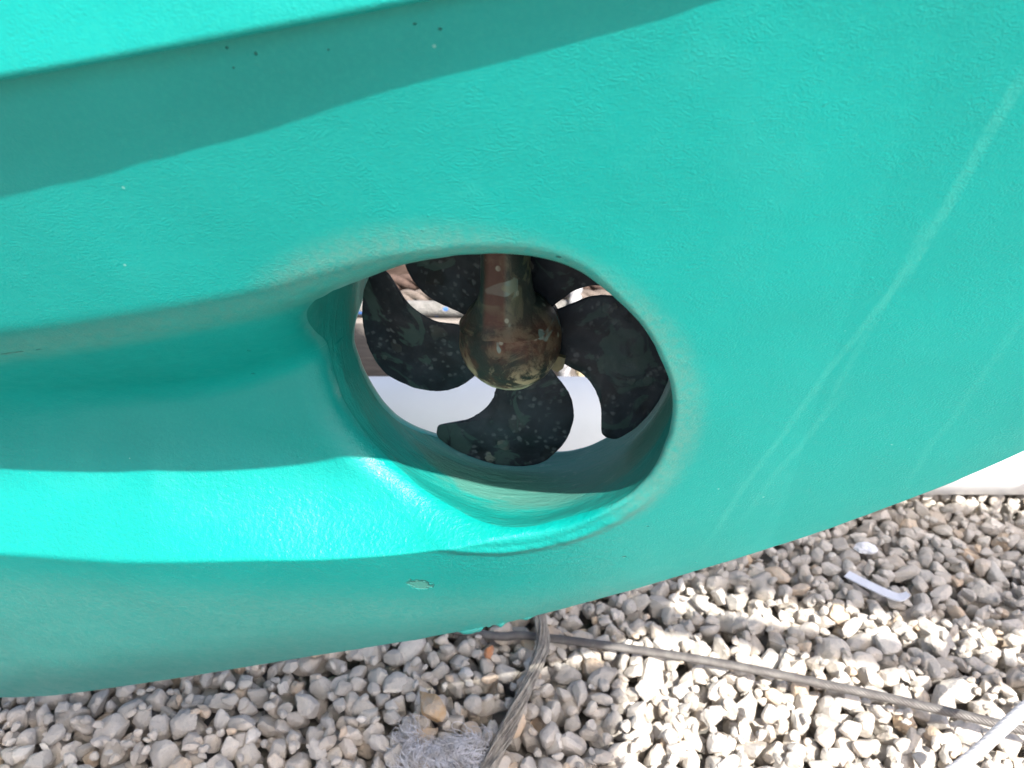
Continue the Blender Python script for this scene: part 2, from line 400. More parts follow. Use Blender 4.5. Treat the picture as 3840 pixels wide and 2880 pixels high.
def side(far):
    RTUN = (RM if not far else np.full(NTH, .1335))[:, None]
    fth_ = fth[None, :]
    rho = np.concatenate([RTUN+fr_loc[:, None]*(1-np.cos(fth_)), RTUN+fr_loc[:, None]+(rr-near_r)*((rmax[:, None]-RTUN-fr_loc[:, None])/(rmax[:, None]-near_r))], 1)
    x = rho*np.cos(th)[:, None]; z = ZC+rho*np.sin(th)[:, None]
    y = surf(x, z, far)
    roll = np.zeros_like(rho); roll[:, :NF] = fr_loc[:, None]*(1-np.sin(fth))[None, :]
    wav = .0007*vnoise(np.cos(th)*3, np.sin(th)*3, .22, 9)[:, None]*np.exp(-np.clip(rho-RTUN, 0, 1)/.01)
    y = y+(-roll if far else roll)
    x = x+wav*np.cos(th)[:, None]; z = z+wav*np.sin(th)[:, None]
    return np.stack([x, y, z], -1)
SN = side(False); SF = side(True)
NC = NF+NR
boat = tag(empty('boat', (-.9, YC, -.61)), 'teal painted boat bow with a round thruster tunnel through its keel', 'boat')
OFF = np.array([-.9, YC, -.61])
def bmesh_obj(name, V, Fc, mat, smooth=True, parent=None):
    o = mesh_obj(name, np.asarray(V), Fc, mat, None, smooth)
    o.parent = parent or boat
    o.matrix_parent_inverse = Matrix.Translation(-Vector(OFF)) if parent is None else Matrix.Identity(4)
    return o
VN = SN.reshape(-1, 3); VF = SF.reshape(-1, 3); nN = len(VN)
def ring_faces(nr, nc, off, flip):                  # nr around (wrap), nc outwards
    i = np.arange(nr)[:, None]; j = np.arange(nc-1)[None, :]
    a = i*nc+j; b = ((i+1) % nr)*nc+j
    q = np.stack([a, a+1, b+1, b], -1).reshape(-1, 4)+off
    return q[:, ::-1].copy() if flip else q
dth_sign = np.sign(np.sum(np.sin(np.diff(th))))
f_near = ring_faces(NTH, NC, 0, dth_sign < 0); f_far = ring_faces(NTH, NC, nN, dth_sign > 0)
# keel sole / stem band between the two sides (rounded a little)
kid = [i for i in range(NTH) if abs(oz[i]-zk(np.array([ox[i]]))[0]) < .004 or ox[i] > XB-.003]
kid.sort(key=lambda i: (ox[i]))
K1 = SN[kid, -1]; K2 = SF[kid, -1]
rows = []
ch = .004
rag = np.clip(.5+1.6*vnoise(K1[:, 0], K1[:, 0]*0, .012, 12)+.8*vnoise(K1[:, 0], K1[:, 0]*0, .004, 13), 0, 1.3)*.0055*(.08+.92*np.exp(-((K1[:, 0]+.022)/.045)**2))
for t, dz in ((0, 0), (.04, -1), (.15, -1.25), (.85, -1.25), (.96, -1), (1, 0)):
    q = K1*(1-t)+K2*t; q = q.copy(); q[:, 2] += dz*ch*.6
    if t == .04: q[:, 2] += ch*.3; q[:, 1] -= rag*.9; q[:, 2] -= rag*.2
    rows.append(q)
kv = np.stack(rows, 0).reshape(-1, 3)
f_keel = grid_faces(6, len(kid), off=2*nN)
# chine ledge and topsides, both sides
tx = np.linspace(-2.6, XB, 800)
def top_side(far):
    d = np.interp(tx, [-2.6, -.4, -.144, .0127, .2, .5, .7], [.023, .0215, .0168, .0118, .0075, .006, .005])
    d = d+.0009*vnoise(tx, tx*0, .06, 21)+.0005*vnoise(tx, tx*0, .015, 22)
    z0 = zch(tx)
    yb = surf(tx, z0, False)
    out = yb-d
    rows = [np.stack([tx, yb+.004, z0+.001], 1), np.stack([tx, yb, z0-.0002], 1), np.stack([tx, out+.0022, z0-.0025], 1), np.stack([tx, out+.0006, z0-.0012], 1),
            np.stack([tx, out, z0+.0006], 1), np.stack([tx, out, z0+.0013], 1), np.stack([tx, out-.0001, z0+.004], 1)]
    for h in np.concatenate([np.linspace(.01, .12, 12), np.linspace(.16, 1, 9)]):
        zt = z0+(.95+.05*tx-z0)*h
        x2 = tx+(.80-XB)*h*ss(.2, XB, tx)
        rows.append(np.stack([x2, out+.02*h*0-.0*h, zt], 1))
    V = np.stack(rows, 0)
    if far: V[..., 1] = 2*YC-V[..., 1]
    return V
TN = top_side(False); TF = top_side(True); nt_, nc_ = TN.shape[:2]
base = 2*nN+len(kv)
f_tn = grid_faces(nt_, nc_, off=base, flip=False); f_tf = grid_faces(nt_, nc_, off=base+nt_*nc_, flip=True)
# deck, bow plate above the stem and transom closing the shell
base2 = base+2*nt_*nc_
deck = np.concatenate([TN[-1], TF[-1]]); f_dk = grid_faces(2, nc_, off=base2)
bow = np.concatenate([TN[:, -1], TF[:, -1]]); b3_ = base2+len(deck); f_bw = grid_faces(2, nt_, off=b3_, flip=True)
b4_ = b3_+len(bow)
lid = [i for i in range(NTH) if ox[i] < -2.599]; lid.sort(key=lambda i: oz[i])
tr = np.concatenate([np.concatenate([SN[lid, -1], TN[:, 0]]), np.concatenate([SF[lid, -1], TF[:, 0]])])
f_tr = grid_faces(2, len(lid)+nt_, off=b4_, flip=True)
HV = np.concatenate([VN, VF, kv, TN.reshape(-1, 3), TF.reshape(-1, 3), deck, bow, tr])
HF = np.concatenate([f_near, f_far, f_keel, f_tn, f_tf, f_dk, f_bw, f_tr])
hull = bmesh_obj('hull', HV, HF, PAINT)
# tunnel liner, from mouth to mouth
NW = 40
tv = []
for k_ in range(NW):
    t = k_/(NW-1)
    q = SN[:, 0]*(1-t)+SF[:, 0]*t
    cr = np.stack([.1335*np.cos(th), q[:, 1], ZC+.1335*np.sin(th)], 1); wc = float(ss(0, .28, np.array(t)))
    q = q*(1-wc)+cr*wc
    n_ = .0012*vnoise(th*.13, q[:, 1]*1.0, .018, 31)*math.sin(math.pi*t)
    q = q.copy(); q[:, 0] += n_*np.cos(th); q[:, 2] += n_*np.sin(th)
    tv.append(q)
tv = np.stack(tv, 0).reshape(-1, 3)
liner = bmesh_obj('tunnel_liner', tv, grid_faces(NW, NTH, wrap=True, flip=dth_sign > 0), TUN)

# ---------------------------------------------------------------- thruster
def par(o):
    o.parent = boat; o.matrix_parent_inverse = Matrix.Translation(-Vector(OFF)); return o
prof = [(-.060, .0005), (-.0597, .008), (-.0575, .016), (-.0535, .0235), (-.047, .0305), (-.038, .0363), (-.028, .0393), (-.018, .0398), (-.008, .0385), (.0, .036), (.002, .034)]
NS = 64
V = []
for y, r in prof:
    for k_ in range(NS):
        a = 2*math.pi*k_/NS; q = Vector((math.cos(a)*r, y, math.sin(a)*r))
        n_ = 1+.012*mnoise.noise(q*60)+.008*mnoise.noise(q*160)
        V.append((q.x*n_+.003, q.y, q.z*n_-.001))
pod = mesh_obj('gear_housing', V, grid_faces(len(prof), NS, wrap=True), BRONZE); par(pod)
# strut: tapered streamlined leg flaring into the housing
V = []; NSS = 48; hs = np.linspace(.015, .150, 26)
for h in hs:
    fl = math.exp(-(h-.015)/.014)
    hw = .0168+.019*fl-.0025*ss(.06, .13, h); hl = .030+.006*fl
    for k_ in range(NSS):
        a = 2*math.pi*k_/NSS
        x = math.copysign(abs(math.cos(a))**.8, math.cos(a))*hw; y = math.sin(a)*hl-.026
        fluted = .0016*math.cos(x*330)
        q = Vector((x, y, h)); n_ = .0010*mnoise.noise(q*60)
        V.append((x+.001+n_, y+(fluted if math.sin(a) < 0 else 0)+n_, h))
strut = mesh_obj('strut', V, grid_faces(len(hs), NSS, wrap=True), BRONZE); par(strut)
def lathe_y(name, prof, c, mat, n=40):
    V = []
    for y, r in prof:
        for k_ in range(n):
            a = 2*math.pi*k_/n; V.append((c[0]+math.cos(a)*r, c[1]+y, c[2]+math.sin(a)*r))
    return mesh_obj(name, V, grid_faces(len(prof), n, wrap=True), mat)
# drain screw in a dark recess, low on the front of the strut
DK = simple('dark_recess', (.010, .010, .009), (.022, .02, .018), 200, .7)
d_ = CAM-np.array([0, 0, 0]); 
sc_dir = Vector((.004, -.0385, .0145)).normalized()
sc_pos = Vector((.003, -.018, -.001))+Vector((.002, -.034, .0195))
scr = lathe_y('screw', [(.003, .0048), (-.0012, .0050), (-.0018, .0040), (-.0008, .0028), (-.0006, .0004)], (0, 0, 0), DK)
scr.matrix_world = Matrix.Translation(sc_pos) @ Vector((0, -1, 0)).rotation_difference(sc_dir).to_matrix().to_4x4()
bpy.context.view_layer.update()
mw = scr.matrix_world.copy(); par(scr); scr.matrix_basis = mw
# loose anode tab at the housing's lower right
tabv = [(.034, -.012, -.016), (.046, -.014, -.017), (.0445, -.014, -.026), (.040, -.013, -.0305), (.033, -.012, -.028)]
tabv += [(x, y+.005, z) for x, y, z in tabv]
tabf = [(0, 1, 2, 3, 4), (9, 8, 7, 6, 5)]+[(i, i+5, (i+1) % 5+5, (i+1) % 5) for i in range(5)]
tab = mesh_obj('anode_tab', tabv, [f[::-1] for f in tabf], simple('scaled_zinc', (.16, .13, .07), (.08, .09, .06), 90, .7), smooth=False); par(tab)
# propeller
hub = lathe_y('propeller', [(-.004, .002), (-.004, .033), (-.001, .037), (.006, .039), (.014, .0405), (.020, .039), (.026, .034), (.030, .022), (.031, .001)], (0, 0, ZC),
              simple('scaly_bronze', (.14, .10, .085), (.045, .035, .032), 60, .7, 220, .003, st=(1, 3, 1)), 72)
par(hub)
out2 = [(-.006, -.022), (-.0105, -.036), (-.0149, -.0512), (-.0174, -.0605), (-.0225, -.0695), (-.0300, -.0770), (-.0403, -.0836), (-.0549, -.0884), (-.0648, -.0912), (-.0680, -.0966), (-.0673, -.1043), (-.0607, -.1112),
        (-.0530, -.1170), (-.0438, -.1212), (-.031, -.1262), (-.017, -.1293), (-.004, -.1303), (.0075, -.1298), (.0180, -.1278), (.0265, -.1240), (.0335, -.1178), (.0395, -.1100), (.0450, -.1015), (.0485, -.0925), (.0508, -.0825), (.0510, -.0740),
        (.0494, -.0640), (.0465, -.0560), (.0415, -.0475), (.0340, -.0380), (.0225, -.022)]
O = np.array(out2)
# densify the outline with a closed Catmull-Rom
def crom(P, n, closed=False):
    out = []; N = len(P)
    for i in range(N if closed else N-1):
        p0, p1, p2, p3 = [P[(i+k) % N] if closed else P[min(max(i+k, 0), N-1)] for k in (-1, 0, 1, 2)]
        for t in np.arange(n)/n:
            out.append(.5*((2*p1)+(-p0+p2)*t+(2*p0-5*p1+4*p2-p3)*t*t+(-p0+3*p1-3*p2+p3)*t**3))
    if not closed: out.append(P[-1])
    return np.array(out)
OD = crom(O, 4)
def make_blade(ang, seed):
    rs = np.random.RandomState(seed)
    P = OD.copy(); n = len(P)
    P += rs.normal(0, .00012, P.shape)
    cen = np.array([-.001, -.075])
    rings = [1., .985, .95, .88, .76, .6, .42, .22, .05]
    V = []; 
    def tw(x, z, thick):
        r = math.hypot(x, z)
        y = .008+.20*x*math.exp(-max(r-.03, 0)/.08)+.04*x+.0014*mnoise.noise(Vector((x*40+seed, z*40, 0)))
        return y+thick
    for s_ in (-1, 1):
        for k_, f in enumerate(rings):
            for p in P:
                q = cen+(p-cen)*f
                r = math.hypot(*q)
                th_ = (.0008+.0032*min(1., (1-f)*3.0)*(1.15-r/.16))
                if f == 1.: th_ = .0005
                V.append((q[0], tw(q[0], q[1], s_*th_), q[1]))
    Fs = []
    K = len(rings)
    for s_ in (0, 1):
        for k_ in range(K-1):
            for i in range(n):
                a = (s_*K+k_)*n+i; b = (s_*K+k_)*n+(i+1) % n; c = b+n; d = a+n
                Fs.append((a, b, c, d) if s_ else (d, c, b, a))
        cap = [(s_*K+K-1)*n+i for i in range(n)]
        Fs.append(cap if s_ else cap[::-1])
    for i in range(n):
        a = i; b = (i+1) % n
        Fs.append((a, b, K*n+b, K*n+a))
    o = mesh_obj('blade', V, Fs, BLADE)
    o.parent = hub
    o.matrix_basis = Matrix.Translation((0, 0, ZC)) @ Matrix.Rotation(-ang, 4, 'Y')
    return o
for k_, a_ in enumerate((0, 79, 147, 214, 281)):
    make_blade(math.radians(a_), k_)

# ---------------------------------------------------------------- ropes and wires
def tube(path, rad, n=8, seed=None):
    path = np.asarray(path, float); m_ = len(path)
    T = np.gradient(path, axis=0); T /= np.linalg.norm(T, axis=1)[:, None]+1e-12
    ref = np.array([0, 0, 1.]) if abs(T[0][2]) < .9 else np.array([1., 0, 0])
    U = np.cross(T, ref); U /= np.linalg.norm(U, axis=1)[:, None]+1e-12; W_ = np.cross(T, U)
    a = np.linspace(0, 2*math.pi, n, endpoint=False)
    rad = np.broadcast_to(rad, (m_,))
    V = path[:, None]+rad[:, None, None]*(np.cos(a)[None, :, None]*U[:, None]+np.sin(a)[None, :, None]*W_[:, None])
    return V.reshape(-1, 3), grid_faces(m_, n, wrap=True)
def frames(path):
    T = np.gradient(path, axis=0); T /= np.linalg.norm(T, axis=1)[:, None]+1e-12
    ref = np.array([0, 0, 1.]) if abs(T[0][2]) < .9 else np.array([1., 0, 0])
    U = np.cross(T, ref); U /= np.linalg.norm(U, axis=1)[:, None]+1e-12
    return T, U, np.cross(T, U)
def join(parts):
    VV, FF, o = [], [], 0
    for v, f in parts: VV.append(v); FF.append(f+o); o += len(v)
    return np.concatenate(VV), np.concatenate(FF)
def dense(pts, step=.003):
    c = crom(np.array(pts, float), 24); d = np.concatenate([[0], np.cumsum(np.linalg.norm(np.diff(c, axis=0), axis=1))])
    s = np.arange(0, d[-1], step); return np.stack([np.interp(s, d, c[:, i]) for i in range(3)], 1), s
def twisted(pts, R, ns, rs_, pitch, core=True, n=7, step=.0025, inner=0):
    p, s = dense(pts, step); T, U, W_ = frames(p); parts = []
    for k_ in range(ns):
        a = 2*math.pi*(s/pitch+k_/ns)
        q = p+(R-rs_)*(np.cos(a)[:, None]*U+np.sin(a)[:, None]*W_)
        parts.append(tube(q, rs_, n))
    if core: parts.append(tube(p, R-rs_*1.3, 8))
    return join(parts)
def yawp(px, fh, z):                                # point at a distance fh ahead, seen in column px
    fdir = np.array([-math.sin(Y_), math.cos(Y_), 0]); dz = CAM[2]-z
    depth = fh*math.cos(P_)+dz*math.sin(P_)
    return np.array([CAM[0], CAM[1], 0])+fdir*fh+RT*((px-1920)/F*depth)+np.array([0, 0, z])
G = -.66
v, f = twisted([(-1.2, .30, -.645), (-.6, .285, -.640), (-.128, .271, -.635), (-.027, .283, -.634), (.208, .276, -.620), (.42, .255, -.610), (.618, .225, -.600), (.9, .17, -.590), (1.6, .0, -.60)],
               .0064, 9, .0021, .052)
tag(mesh_obj('wire_rope', v, f, STEEL), 'long dull grey steel wire rope running low across the gravel under the bow', 'wire rope')
v, f = twisted([(.32, .0, -.625), (.42, .07, -.60), (.506, .125, -.57), (.57, .164, -.50), (.68, .23, -.40), (1.0, .45, -.1), (1.6, .9, .5)], .0076, 8, .0028, .068)
tag(mesh_obj('wire_rope', v, f, BRIGHTSTEEL), 'bright silvery wire rope rising steeply in the bottom right corner', 'wire rope')
# old frayed rope over the wire
p, s = dense([(-.10, -.12, -.636), (-.055, .0, -.630), (-.037, .076, -.628), (-.018, .17, -.622), (-.008, .25, -.616), (-.022, .30, -.605), (-.035, .338, -.622), (-.03, .45, -.635), (.05, .62, -.64)], .006)
T, U, W_ = frames(p); rs = np.random.RandomState(5); parts = []
for k_ in range(110):
    r0 = .0078*math.sqrt(rs.rand()); a0 = rs.rand()*6.28
    loose = rs.rand() < .12
    a = a0+s*(16+rs.normal(0, 4)); r_ = r0+.0022*np.sin(s*rs.uniform(20, 60)+rs.rand()*6)+(.0045*np.clip(np.sin(s*rs.uniform(5, 14)+rs.rand()*6), 0, 1) if loose else 0)
    i0 = rs.randint(0, len(s)//2) if loose else 0; i1 = min(len(s), i0+rs.randint(25, 90)) if loose else len(s)
    q = p+r_[:, None]*(np.cos(a)[:, None]*U+np.sin(a)[:, None]*W_)
    parts.append(tube(q[i0:i1], .00075 if loose else .0014, 4))
v, f = join(parts)
tag(mesh_obj('frayed_rope', v, f, simple('old_hemp', (.36, .33, .28), (.19, .17, .15), 55, .9, 300, .001, st=(3, 1, 1))),
    'frayed grey old rope lying on the gravel below the keel, crossing over the wire', 'rope')
# white synthetic fibre tuft
rs = np.random.RandomState(8); parts = []
def gp(px, py, z):
    d = FW+RT*(px-1920)/F-UP*(py-1440)/F; return CAM+d*(z-CAM[2])/d[2]
tc = gp(1650, 2825, -.632)
for c_ in range(26):
    cc = tc+np.array([rs.uniform(-.052, .06), rs.normal(0, .014), rs.uniform(-.006, .010)]); ang0 = rs.normal(-.35, .7); k0 = rs.uniform(-14, 14)
    for k_ in range(34):
        c = cc+rs.normal(0, 1, 3)*np.array([.006, .006, .0035]); L = rs.uniform(.02, .055); t = np.linspace(-.5, .5, 12)
        aa = ang0+rs.normal(0, .28)+(k0+rs.normal(0, 10))*t*L*3.5
        dl = np.stack([np.cos(aa), np.sin(aa)*.8, rs.normal(0, .15)+0*t-.5*t], 1)*(L/12)
        q = c+np.cumsum(dl, 0)-dl.sum(0)/2
        parts.append(tube(q, rs.uniform(.00022, .00045), 3))
v, f = join(parts)
tag(mesh_obj('fibre_tuft', v, f, simple('silvery_fibre', (.72, .72, .76), (.46, .44, .43), 45, .4, 300, .0003)),
    'matted tuft of silvery white rope fibre on the gravel left of the frayed rope', 'fibre tuft')

# ---------------------------------------------------------------- things behind the keel
def prism_tube(name, a, b, r, mat, n=72, wall=.006):
    a, b = Vector(a), Vector(b); d = (b-a); q = d.to_track_quat('Z', 'Y'); L = d.length
    V = []; rows = [(0, r-wall), (0, r)]+[(L*i/60, r) for i in range(1, 60)]+[(L, r), (L, r-wall), (L*.5, r-wall)]
    for h, rad in rows:
        for k_ in range(n):
            t = 2*math.pi*k_/n; V.append(tuple(a+q @ Vector((math.cos(t)*rad, math.sin(t)*rad, h))))
    Fc = grid_faces(len(rows), n, wrap=True)
    last = (len(rows)-1)*n; k_ = np.arange(n)
    Fc = np.concatenate([Fc, np.stack([last+k_, last+(k_+1) % n, (k_+1) % n, k_], 1)])
    o = mesh_obj(name, V, Fc, mat)
    return o
PIPEW = simple('white_plastic', (.80, .80, .79), (.77, .765, .755), 6, .45, 40, .0008)
pl, pr = yawp(-900, 1.284, G+.115), yawp(5600, 1.284, G+.115)
tag(prism_tube('plastic_pipe', pl, pr, .115, PIPEW), 'thick white plastic pipe lying on the gravel behind the boat', 'pipe')
def box_along(name, p0, p1, depth, z0, z1, mat, bev=.006, nx=120, amp=.0015, seed=1):
    """timber between two ground points, section with eased edges, slightly uneven"""
    p0, p1 = np.array(p0[:2]), np.array(p1[:2]); d = p1-p0; L = np.linalg.norm(d); d /= L; nrm = np.array([-d[1], d[0]])
    sec = []
    for (u, v_), (su, sv) in zip([(0, z0), (depth, z0), (depth, z1), (0, z1)], [(1, 1), (-1, 1), (-1, -1), (1, -1)]):
        order = [(bev*su, 0), (0, bev*sv)] if (su*sv < 0) else [(0, bev*sv), (bev*su, 0)]
        for (du, dv) in order: sec.append((u+du, v_+dv))
    V = []
    for i in range(nx):
        s_ = L*i/(nx-1)
        for j, (u, v_) in enumerate(sec):
            w_ = amp*mnoise.noise(Vector((s_*3, j*.7, seed)))*2
            q = p0+d*s_+nrm*(u+w_); V.append((q[0], q[1], v_+w_*.7))
    Fc = grid_faces(nx, len(sec), wrap=True)
    V0 = len(V)
    fl = [tuple(r) for r in Fc]+[tuple(range(len(sec)))[::-1], tuple(range(V0-len(sec), V0))]
    return mesh_obj(name, V, fl, mat, smooth=False)
def wood(name, a, b, c):
    m = NT(name); vt = m.n('Mapping'); m.l(m.tc, vt.inputs[0]); vt.inputs['Rotation'].default_value = (0, 0, -Y_); vt.inputs['Scale'].default_value = (1.5, 20, 26)
    n_ = m.noise(3, 6, .65, vt.outputs[0], .5)
    col = m.ramp(n_, [(.3, a), (.5, b), (.7, c)])
    return m.done(col, .85, m.bump(n_, .004, .8))
W1 = wood('weathered_timber', (.13, .115, .105), (.20, .175, .16), (.25, .22, .20))
W2 = wood('brown_timber', (.035, .02, .016), (.085, .055, .043), (.14, .095, .08))  # both timbers toned down, shade put into the colour
tag(box_along('timber_beam', yawp(-300, 1.70, G), yawp(4300, 1.70, G), .17, G+.004, -.482, W1), 'weathered grey timber beam lying behind the white pipe', 'beam')
tag(box_along('timber_beam', yawp(-300, 1.885, G), yawp(4300, 1.885, G), .2, G+.004, -.352, W2, seed=4), 'tall reddish brown timber behind the ropes', 'beam')
def rope_plain(name, pts, R, mat):
    p, s = dense(pts, .008); v, f = tube(p, R*(1+.02*np.sin(s*90)), 20); return mesh_obj(name, v, f, mat)
tag(rope_plain('mooring_rope', [yawp(-200, 1.727, -.463), yawp(1000, 1.726, -.463), yawp(1500, 1.728, -.462), yawp(1800, 1.726, -.463), yawp(2300, 1.73, -.462), yawp(4200, 1.727, -.463)], .0195, fleck_rope()),
    'thick white braided rope with blue flecks lying along the grey timber beam', 'rope')
v, f = twisted([yawp(-200, 1.785, -.462), yawp(1400, 1.78, -.455), yawp(1700, 1.778, -.450), yawp(2300, 1.78, -.455), yawp(4200, 1.785, -.462)], .020, 3, .0105, .11, n=10, step=.006)
tag(mesh_obj('mooring_rope', v, f, simple('grey_brown_rope', (.12, .095, .08), (.18, .145, .125), 60, .9, 250, .003)), 'grey brown laid rope lying behind the blue flecked rope', 'rope')  # shade behind the hull is part of this rope's colour
v, f = twisted([yawp(-200, 1.835, -.458), yawp(1400, 1.84, -.44), yawp(1650, 1.835, -.425), yawp(2300, 1.84, -.44), yawp(4200, 1.835, -.458)], .021, 3, .011, .12, n=10, step=.006)
tag(mesh_obj('mooring_rope', v, f, simple('brown_rope', (.07, .043, .035), (.12, .078, .062), 60, .9, 250, .003)), 'darker brown laid rope topmost against the tall timber', 'rope')  # colour darkened for shade, like the rope before it
v, f = twisted([yawp(2205, 1.98, -.32), yawp(2185, 1.86, -.325), yawp(2165, 1.74, -.40), yawp(2150, 1.66, -.46), yawp(2128, 1.64, -.52), yawp(2118, 1.63, -.58), yawp(2105, 1.60, -.635), yawp(1950, 1.56, -.645)], .015, 3, .0082, .075, n=10, step=.004)
tag(mesh_obj('white_rope', v, f, simple('white_laid_rope', (.28, .275, .28), (.38, .37, .38), 80, .8, 300, .002)), 'white three strand rope hanging down in front of the timber beam', 'rope')  # dimmed below white, the shade sits in the colour
v, f = twisted([yawp(2150, 1.72, -.43), yawp(2156, 1.67, -.465), yawp(2158, 1.65, -.52), yawp(2172, 1.64, -.57), yawp(2195, 1.62, -.625), yawp(2215, 1.60, -.648)], .013, 3, .0072, .06, n=10, step=.004)
tag(mesh_obj('tan_rope', v, f, simple('tan_laid_rope', (.42, .35, .22), (.52, .44, .30), 80, .85, 300, .002)), 'short tan rope end hanging beside the white three strand rope', 'rope')

# ---------------------------------------------------------------- ground and gravel
gs = mesh_obj('ground', [(-60, -60, G-.035), (60, -60, G-.035), (60, 60, G-.035), (-60, 60, G-.035)], [(0, 1, 2, 3)], ground_mat(), smooth=False)
tag(gs, kind='structure')
def ico(sub):
    import bmesh
    bm = bmesh.new(); bmesh.ops.create_icosphere(bm, subdivisions=sub, radius=1.)
    V = np.array([v.co[:] for v in bm.verts]); Fc = np.array([[v.index for v in f.verts] for f in bm.faces]); bm.free(); return V, Fc
def stone_protos(sub, n, seed):
    V0, Fc = ico(sub); rs = np.random.RandomState(seed); out = []
    for i in range(n):
        V = V0.copy(); m_ = np.ones(len(V))
        for c in range(rs.randint(11, 17)):           # flat facets
            d = rs.normal(size=3); d /= np.linalg.norm(d); h = rs.uniform(.50, .74)
            t = V @ d; m_ = np.minimum(m_, np.where(t > h, h/np.maximum(t, 1e-6), 1.))
        V = V*m_[:, None]
        s_ = 1.13*np.array([rs.uniform(.95, 1.4), rs.uniform(.82, 1.08), rs.uniform(.66, .92)])
        nz = np.array([mnoise.noise(Vector(v*1.6+i*7.3))*.08+mnoise.noise(Vector(v*3.2+i*3.1))*.035+mnoise.noise(Vector(v*7+i*2.1))*.012 for v in V])
        out.append(V*(1+nz)[:, None]*s_)
    return out, Fc
PH, FH = stone_protos(3, 26, 3); PL, FL = stone_protos(2, 14, 4); PX, FX = stone_protos(1, 8, 6)
rs = np.random.RandomState(11)
x0, x1, y0, y1, cell = -2.2, 2.8, -1.2, 2.7, .006
nx, ny = int((x1-x0)/cell), int((y1-y0)/cell); Hm = np.full((nx, ny), G-.030)
acc = {0: [[], [], 0], 1: [[], [], 0], 2: [[], [], 0]}; tones = {0: [], 1: [], 2: []}
def rotm(rs):
    q = rs.normal(size=4); q[0] += 1.1; q /= np.linalg.norm(q); w_, x, y, z = q
    return np.array([[1-2*(y*y+z*z), 2*(x*y-z*w_), 2*(x*z+y*w_)], [2*(x*y+z*w_), 1-2*(x*x+z*z), 2*(y*z-x*w_)], [2*(x*z-y*w_), 2*(y*z+x*w_), 1-2*(x*x+y*y)]])
def rotz(a): c, s_ = math.cos(a), math.sin(a); return np.array([[c, -s_, 0], [s_, c, 0], [0, 0, 1]])
TG = [(.50, .475, .445), (.46, .435, .405), (.42, .405, .385), (.54, .515, .475), (.49, .445, .395), (.38, .365, .345), (.52, .42, .32), (.58, .565, .54)]
def drop(x, y, r, tone=None, sink=.35):
    R_ = rotz(rs.rand()*6.28) @ rotm(rs)
    near = (-.85 < x < 1.1 and -.15 < y < 1.05)
    lod = (0 if r > .0115 else 1) if near else (1 if (-1.3 < x < 1.7 and -.6 < y < 1.9) else 2)
    P = (PH, PL, PX)[lod]; p = P[rs.randint(len(P))]
    V = (p @ R_.T)*r
    i, j = int((x-x0)/cell), int((y-y0)/cell); k_ = max(1, int(r*.8/cell))
    a, b, c, d = max(i-k_, 0), min(i+k_+1, nx), max(j-k_, 0), min(j+k_+1, ny)
    if a >= b or c >= d: return
    win = Hm[a:b, c:d]; hgt = np.percentile(win, 70)
    zb = V[:, 2].min(); zt = V[:, 2].max(); zz = hgt-zb*(1-sink)
    if zz+zt > G+.032 and tone is None: return
    gx, gy = np.meshgrid(np.arange(a, b)-i, np.arange(c, d)-j, indexing='ij')
    prof_ = zz+zt*np.sqrt(np.clip(1-((gx*gx+gy*gy)*cell*cell)/(r*r*1.05), 0, 1))
    Hm[a:b, c:d] = np.maximum(win, np.where((gx*gx+gy*gy)*cell*cell < r*r, prof_, -9))
    A_ = acc[lod]; A_[0].append(V+np.array([x, y, zz])); A_[2] += len(V)
    t = np.array([1.21, 1.15, 1.075])*np.array(tone if tone else TG[rs.choice(8, p=[.22, .2, .16, .1, .1, .1, .05, .07])])*rs.uniform(.88, 1.1)
    tones[lod].append(t)
def scatter(xa, xb, ya, yb, n, rlo, rhi, **k):
    for _ in range(n): drop(rs.uniform(xa, xb), rs.uniform(ya, yb), rs.uniform(rlo, rhi)*(1.25 if rs.rand() < .08 else 1), **k)
def jitter(xa, xb, ya, yb, st, rlo, rhi):
    pts = [(x+rs.uniform(-.4, .4)*st, y+rs.uniform(-.4, .4)*st) for x in np.arange(xa, xb, st) for y in np.arange(ya, yb, st)]
    rs.shuffle(pts)
    for x, y in pts: drop(x, y, rs.uniform(rlo, rhi)*(1.3 if rs.rand() < .08 else 1))
jitter(-2.2, 2.8, -1.2, 2.7, .034, .016, .022)
jitter(-1.3, 1.7, -.6, 1.9, .026, .0125, .019)
jitter(-.95, 1.25, -.25, 1.1, .0225, .0115, .0195)
scatter(-.95, 1.25, -.25, 1.1, 6500, .0055, .0105)
scatter(-2.2, 2.8, -1.2, 2.7, 6500, .014, .022)
drop(-.135, .118, .020, (.42, .29, .16)); drop(-.33, .19, .019, (.42, .32, .22)); drop(-.085, .235, .010, (.38, .17, .08))
VV, FF, TT, off = [], [], [], 0
for lod, Fc in ((0, FH), (1, FL), (2, FX)):
    for V, t in zip(acc[lod][0], tones[lod]):
        VV.append(V); FF.append(Fc+off); TT.append(np.broadcast_to(t, (len(V), 3))); off += len(V)
print('stones', [len(acc[k][0]) for k in acc], 'verts', off)
gv = mesh_obj('gravel', np.concatenate(VV), np.concatenate(FF), stone_mat(), smooth=False)
ca = gv.data.attributes.new('tone', 'FLOAT_COLOR', 'POINT')
T4 = np.ones((off, 4), np.float32); T4[:, :3] = np.concatenate(TT); ca.data.foreach_set('color', T4.ravel())
tag(gv, 'pale grey crushed stone gravel covering the yard', 'gravel', kind='stuff')

